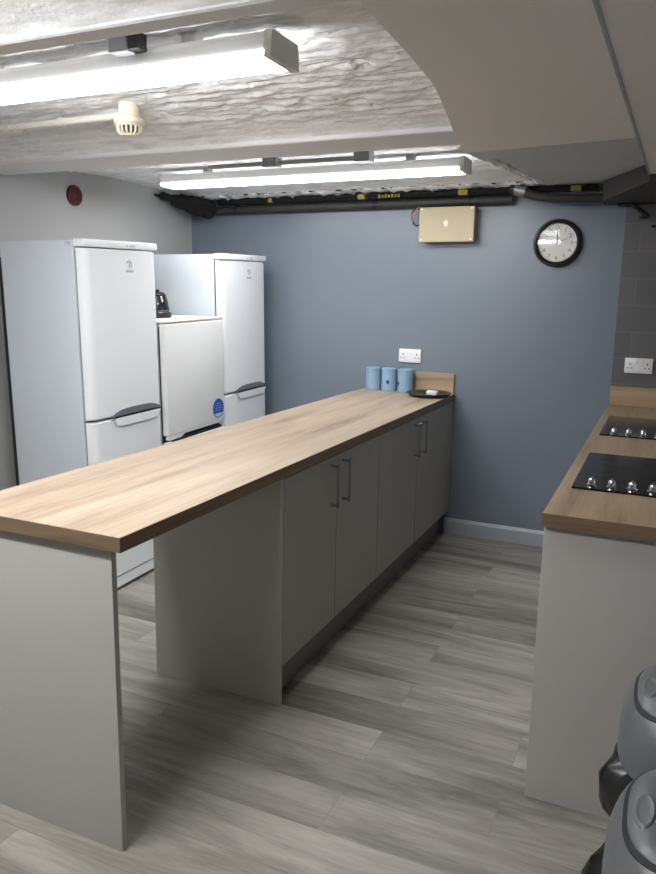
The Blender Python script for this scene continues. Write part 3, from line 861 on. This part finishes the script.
# compact freezer between them (upper door shows above the worktop)
GX, gy0, gy1 = -1.235, 1.892, 2.466
t = thing('compact_freezer', 'lower ivory white freezer with blue sticker between the two tall fridges', 'freezer', (-1.48, gy0, 0))
obj('body', add_box(B(), (-1.76, gy0+0.004, 0.03), (GX-0.052, gy1-0.004, 1.346), 0.005, 2), MT['fridge_warm'], t, True)
obj('worktop', add_box(B(), (-1.765, gy0, 1.347), (GX-0.001, gy1, 1.361), 0.005, 3), MT['cream'], t, True, label='cream plastic top')
obj('gasket', add_box(B(), (GX-0.053, gy0+0.012, 0.06), (GX-0.040, gy1-0.012, 1.33)), MT['gap'], t)
def gdoor(z0, z1):
    bm = B(); add_box(bm, (GX-0.042, gy0, z0), (GX, gy1, z1), 0.012, 4)
    return obj('door', bm, MT['fridge_warm'], t, True)
gd = gdoor(0.735, 1.344)
obj('door_lip', add_prism(B(), [(gy0+0.015, 0.742), (gy0+0.015, 0.712), (gy0+0.12, 0.714), (gy0+0.16, 0.730), (gy1-0.05, 0.730), (gy1-0.02, 0.738), (gy1-0.02, 0.742)], 'x', GX-0.03, GX-0.004), MT['fridge_warm'], gd)
gd2 = gdoor(0.06, 0.700)
obj('grip_slot', add_box(B(), (GX-0.03, gy0+0.05, 0.694), (GX-0.006, gy1-0.03, 0.712), 0.002), MT['gap'], gd2)
sy, sz = gy1-0.075, 0.820
st = obj('round_sticker', add_lathe(B(), [(0.058, 0), (0.058, 0.0012)], (GX, sy, sz), axis='x', n=48), MT['sticker'], gd, label='round blue sticker')
bm = B()
pts = [(sy+0.052*math.cos(a), sz+0.052*math.sin(a)) for a in [PI+0.62+k*(PI-1.24)/16 for k in range(17)]]
add_prism(bm, pts, 'x', GX+0.001, GX+0.0018)
for k, (zz, wd) in enumerate(((0.030, 0.024), (0.016, 0.034), (0.002, 0.036), (-0.012, 0.03))):
    for s in (-1, 1):
        add_box(bm, (GX+0.001, sy+s*wd*0.5-wd*0.36, sz+zz-0.0012), (GX+0.0016, sy+s*wd*0.5+wd*0.36, sz+zz+0.0012))
obj('sticker_print', bm, MT['sticker_w'], gd, label='pale print on the sticker')

for fx_ in (GX-0.1, -1.70):
    for fy in (gy0+0.05, gy1-0.05):
        obj('foot', add_lathe(B(), [(0.02, -math.tan(LEAN)*(fy-gy0)+0.001), (0.02, 0.031)], (fx_, fy, 0), n=16), MT['gap'], t)
t.rotation_euler.x = LEAN
# kettle on the freezer
KX, KY, KZ = -1.47, 2.12, 1.370
t = thing('kettle', 'black and glass kettle standing on the ivory freezer', 'kettle', (KX, KY, KZ))
c = (KX, KY, KZ)
obj('base', add_lathe(B(), [(0.078, 0), (0.082, 0.006), (0.082, 0.028), (0.074, 0.036), (0.06, 0.038)], c, n=40), MT['black'], t, True)
obj('jug', add_lathe(B(), [(0.066, 0.037), (0.070, 0.05), (0.060, 0.11), (0.048, 0.14)], c, n=40), MT['jug_glass'], t, True)
obj('collar', add_lathe(B(), [(0.061, 0.085), (0.0635, 0.086), (0.061, 0.100), (0.058, 0.10)], c, n=40), MT['chrome'], t, True)
obj('lid', add_lathe(B(), [(0.049, 0.138), (0.050, 0.146), (0.035, 0.16), (0.012, 0.166), (0.010, 0.178), (0.004, 0.181)], c, n=32), MT['black'], t, True)
obj('handle', add_tube(B(), smooth_path([(KX, KY+0.03, KZ+0.158), (KX+0.005, KY+0.062, KZ+0.145), (KX+0.008, KY+0.078, KZ+0.10), (KX+0.006, KY+0.082, KZ+0.05), (KX+0.004, KY+0.07, KZ+0.03)]), 0.0075, 10), MT['black'], t, True)
obj('spout', add_tube(B(), [(KX, KY-0.04, KZ+0.125), (KX, KY-0.062, KZ+0.142)], [0.016, 0.01], 12), MT['black'], t, True)

t.scale = (0.92, 0.92, 0.86)

# ------------------------------------------------------------------ bins
def sup(a, n):
    c, s = math.cos(a), math.sin(a)
    return (math.copysign(abs(c)**(2/n), c), math.copysign(abs(s)**(2/n), s))
def swing_bin(cx, cy, label, bag_label, seed, pa, pw, pd):
    HX, HY, ZR, DH, NE = 0.185, 0.200, 0.560, 0.104, 2.7
    t = thing('swing_bin', label, 'bin', (cx, cy, 0), 'grey swing top bins')
    N = 72
    ang = [2*PI*i/N for i in range(N)]
    def loft(bm, rings, cap0=True, cap1=True):
        R = [[bm.verts.new(p) for p in ring] for ring in rings]
        for k in range(len(R)-1):
            for i in range(N):
                bm.faces.new([R[k][i], R[k][(i+1) % N], R[k+1][(i+1) % N], R[k+1][i]])
        if cap0: bm.faces.new(R[0][::-1])
        if cap1: bm.faces.new(R[-1])
        bmesh.ops.recalc_face_normals(bm, faces=bm.faces[:])
        return bm
    def ring(s, z, dx=0, dy=0): return [(cx+dx+HX*s*sup(a, NE)[0], cy+dy+HY*s*sup(a, NE)[1], z) for a in ang]
    obj('body', loft(B(), [ring(0.74, 0.0), ring(0.76, 0.006), ring(0.92, 0.54), ring(0.94, 0.545), ring(0.94, 0.555)]), MT['bin_body'], t, True)
    def dome(r):                          # lid height profile over normalised radius
        return ZR + 0.012 + DH*(1-r**7)**0.65 if r < 1 else ZR+0.012
    rs = [1.0, 0.997, 0.99, 0.975, 0.95, 0.92, 0.88, 0.82, 0.74, 0.6, 0.4, 0.22, 0.06]
    rings = [ring(0.955, ZR-0.035), ring(1.0, ZR-0.035), ring(1.004, ZR-0.02), ring(1.0, ZR+0.004)] + [ring(r, dome(r)) for r in rs[1:]]
    lid = obj('lid', loft(B(), rings, cap0=False), MT['bin'], t, True, deg=60)
    # push flap lying in the dome, with the dark slot round it
    FXH, FYH, FC = 0.158, 0.152, -0.002
    def fpt(s, a, lift):
        c_, s_ = sup(a, 3.0)
        x, y = FXH*s*c_, FC+FYH*s*s_
        # normalised superellipse radius of the lid under this point
        r = (abs(x/HX)**NE + abs(y/HY)**NE)**(1/NE)
        return (cx+x, cy+y, dome(min(r, 0.999))+lift)
    def fring(s, lift): return [fpt(s, a, lift) for a in ang]
    obj('flap_slot', loft(B(), [fring(1.022, -0.006), fring(1.022, 0.0014), fring(0.978, 0.0018), fring(0.978, -0.006)], False, False), MT['gap'], lid, True, label='dark slot round the flap')
    fl = []
    for s, l in ((0.980, -0.004), (0.980, 0.0016), (0.97, 0.0024), (0.9, 0.0036), (0.8, 0.0036), (0.68, 0.0036), (0.55, 0.0036), (0.4, 0.0036), (0.25, 0.0036), (0.1, 0.0036)):
        fl.append(fring(s, l))
    flap = obj('flap', loft(B(), fl, cap0=False), MT['bin'], lid, True, deg=60)
    # oval finger dish pressed in the flap
    bm = B()
    def dpt(s, a, lift):
        x = -0.128+0.015*s*math.cos(a); y = -0.020+0.044*s*math.sin(a)
        r = (abs(x/HX)**NE + abs(y/HY)**NE)**(1/NE)
        return (cx+x, cy+y, dome(min(r, 0.999))+lift)
    loft(bm, [[dpt(s, a, l) for a in ang] for s, l in ((1.10, 0.0032), (1.0, 0.0062), (0.88, 0.0062), (0.74, 0.0046), (0.5, 0.0038), (0.2, 0.0036))], cap0=False)
    obj('finger_dish', bm, MT['bin'], flap, True, deg=70)
    # black liner folded over the rim
    rnd = random.Random(seed)
    bm = B()
    rings = []
    for k, (s, z) in enumerate(((0.946, ZR-0.012), (0.9475, ZR-0.040), (0.985, ZR-0.056), (0.99, ZR-0.08), (0.99, ZR-0.11), (0.985, ZR-0.14), (0.975, ZR-0.165), (0.957, ZR-0.15))):
        rg = []
        for i, a in enumerate(ang):
            p = sup(a, NE)
            f = min(1, max(0, (k-1)/1.5))
            wv = 0.010*nz(3*math.cos(a)+seed, 3*math.sin(a), k*0.45)+0.010*nz(9*math.cos(a), 9*math.sin(a)+seed, k*0.8)
            wv = max(wv, -0.002)
            # one corner of the bag sticks out at the left
            poke = pd*math.exp(-((math.atan2(math.sin(a-pa), math.cos(a-pa)))/pw)**2)*(1 if 2 <= k <= 5 else 0.15)
            x = cx+(HX*s+f*(wv+poke))*p[0]; y = cy+(HY*s+f*wv)*p[1]
            zz = z+f*(0.016*nz(5*math.cos(a), 5*math.sin(a), k+seed) if k > 1 else 0)
            rg.append((min(x, XR-0.003), y, zz))
        rings.append(rg)
    loft(bm, rings, False, False)
    o = obj('bin_liner', bm, MT['bag'], None, True, deg=50)
    tag(o, bag_label, 'bin bag', 'black bin liners')
    return t
swing_bin(1.350, 0.300, 'grey swing top bin against the counter end panel', 'black bin liner hanging out of the bin by the end panel', 3, PI*1.13, 0.28, 0.044)
swing_bin(1.350, -0.142, 'grey swing top bin in the bottom right corner, nearest the camera', 'black bin liner hanging out of the bin nearest the camera', 8, PI*1.0, 0.55, 0.040)
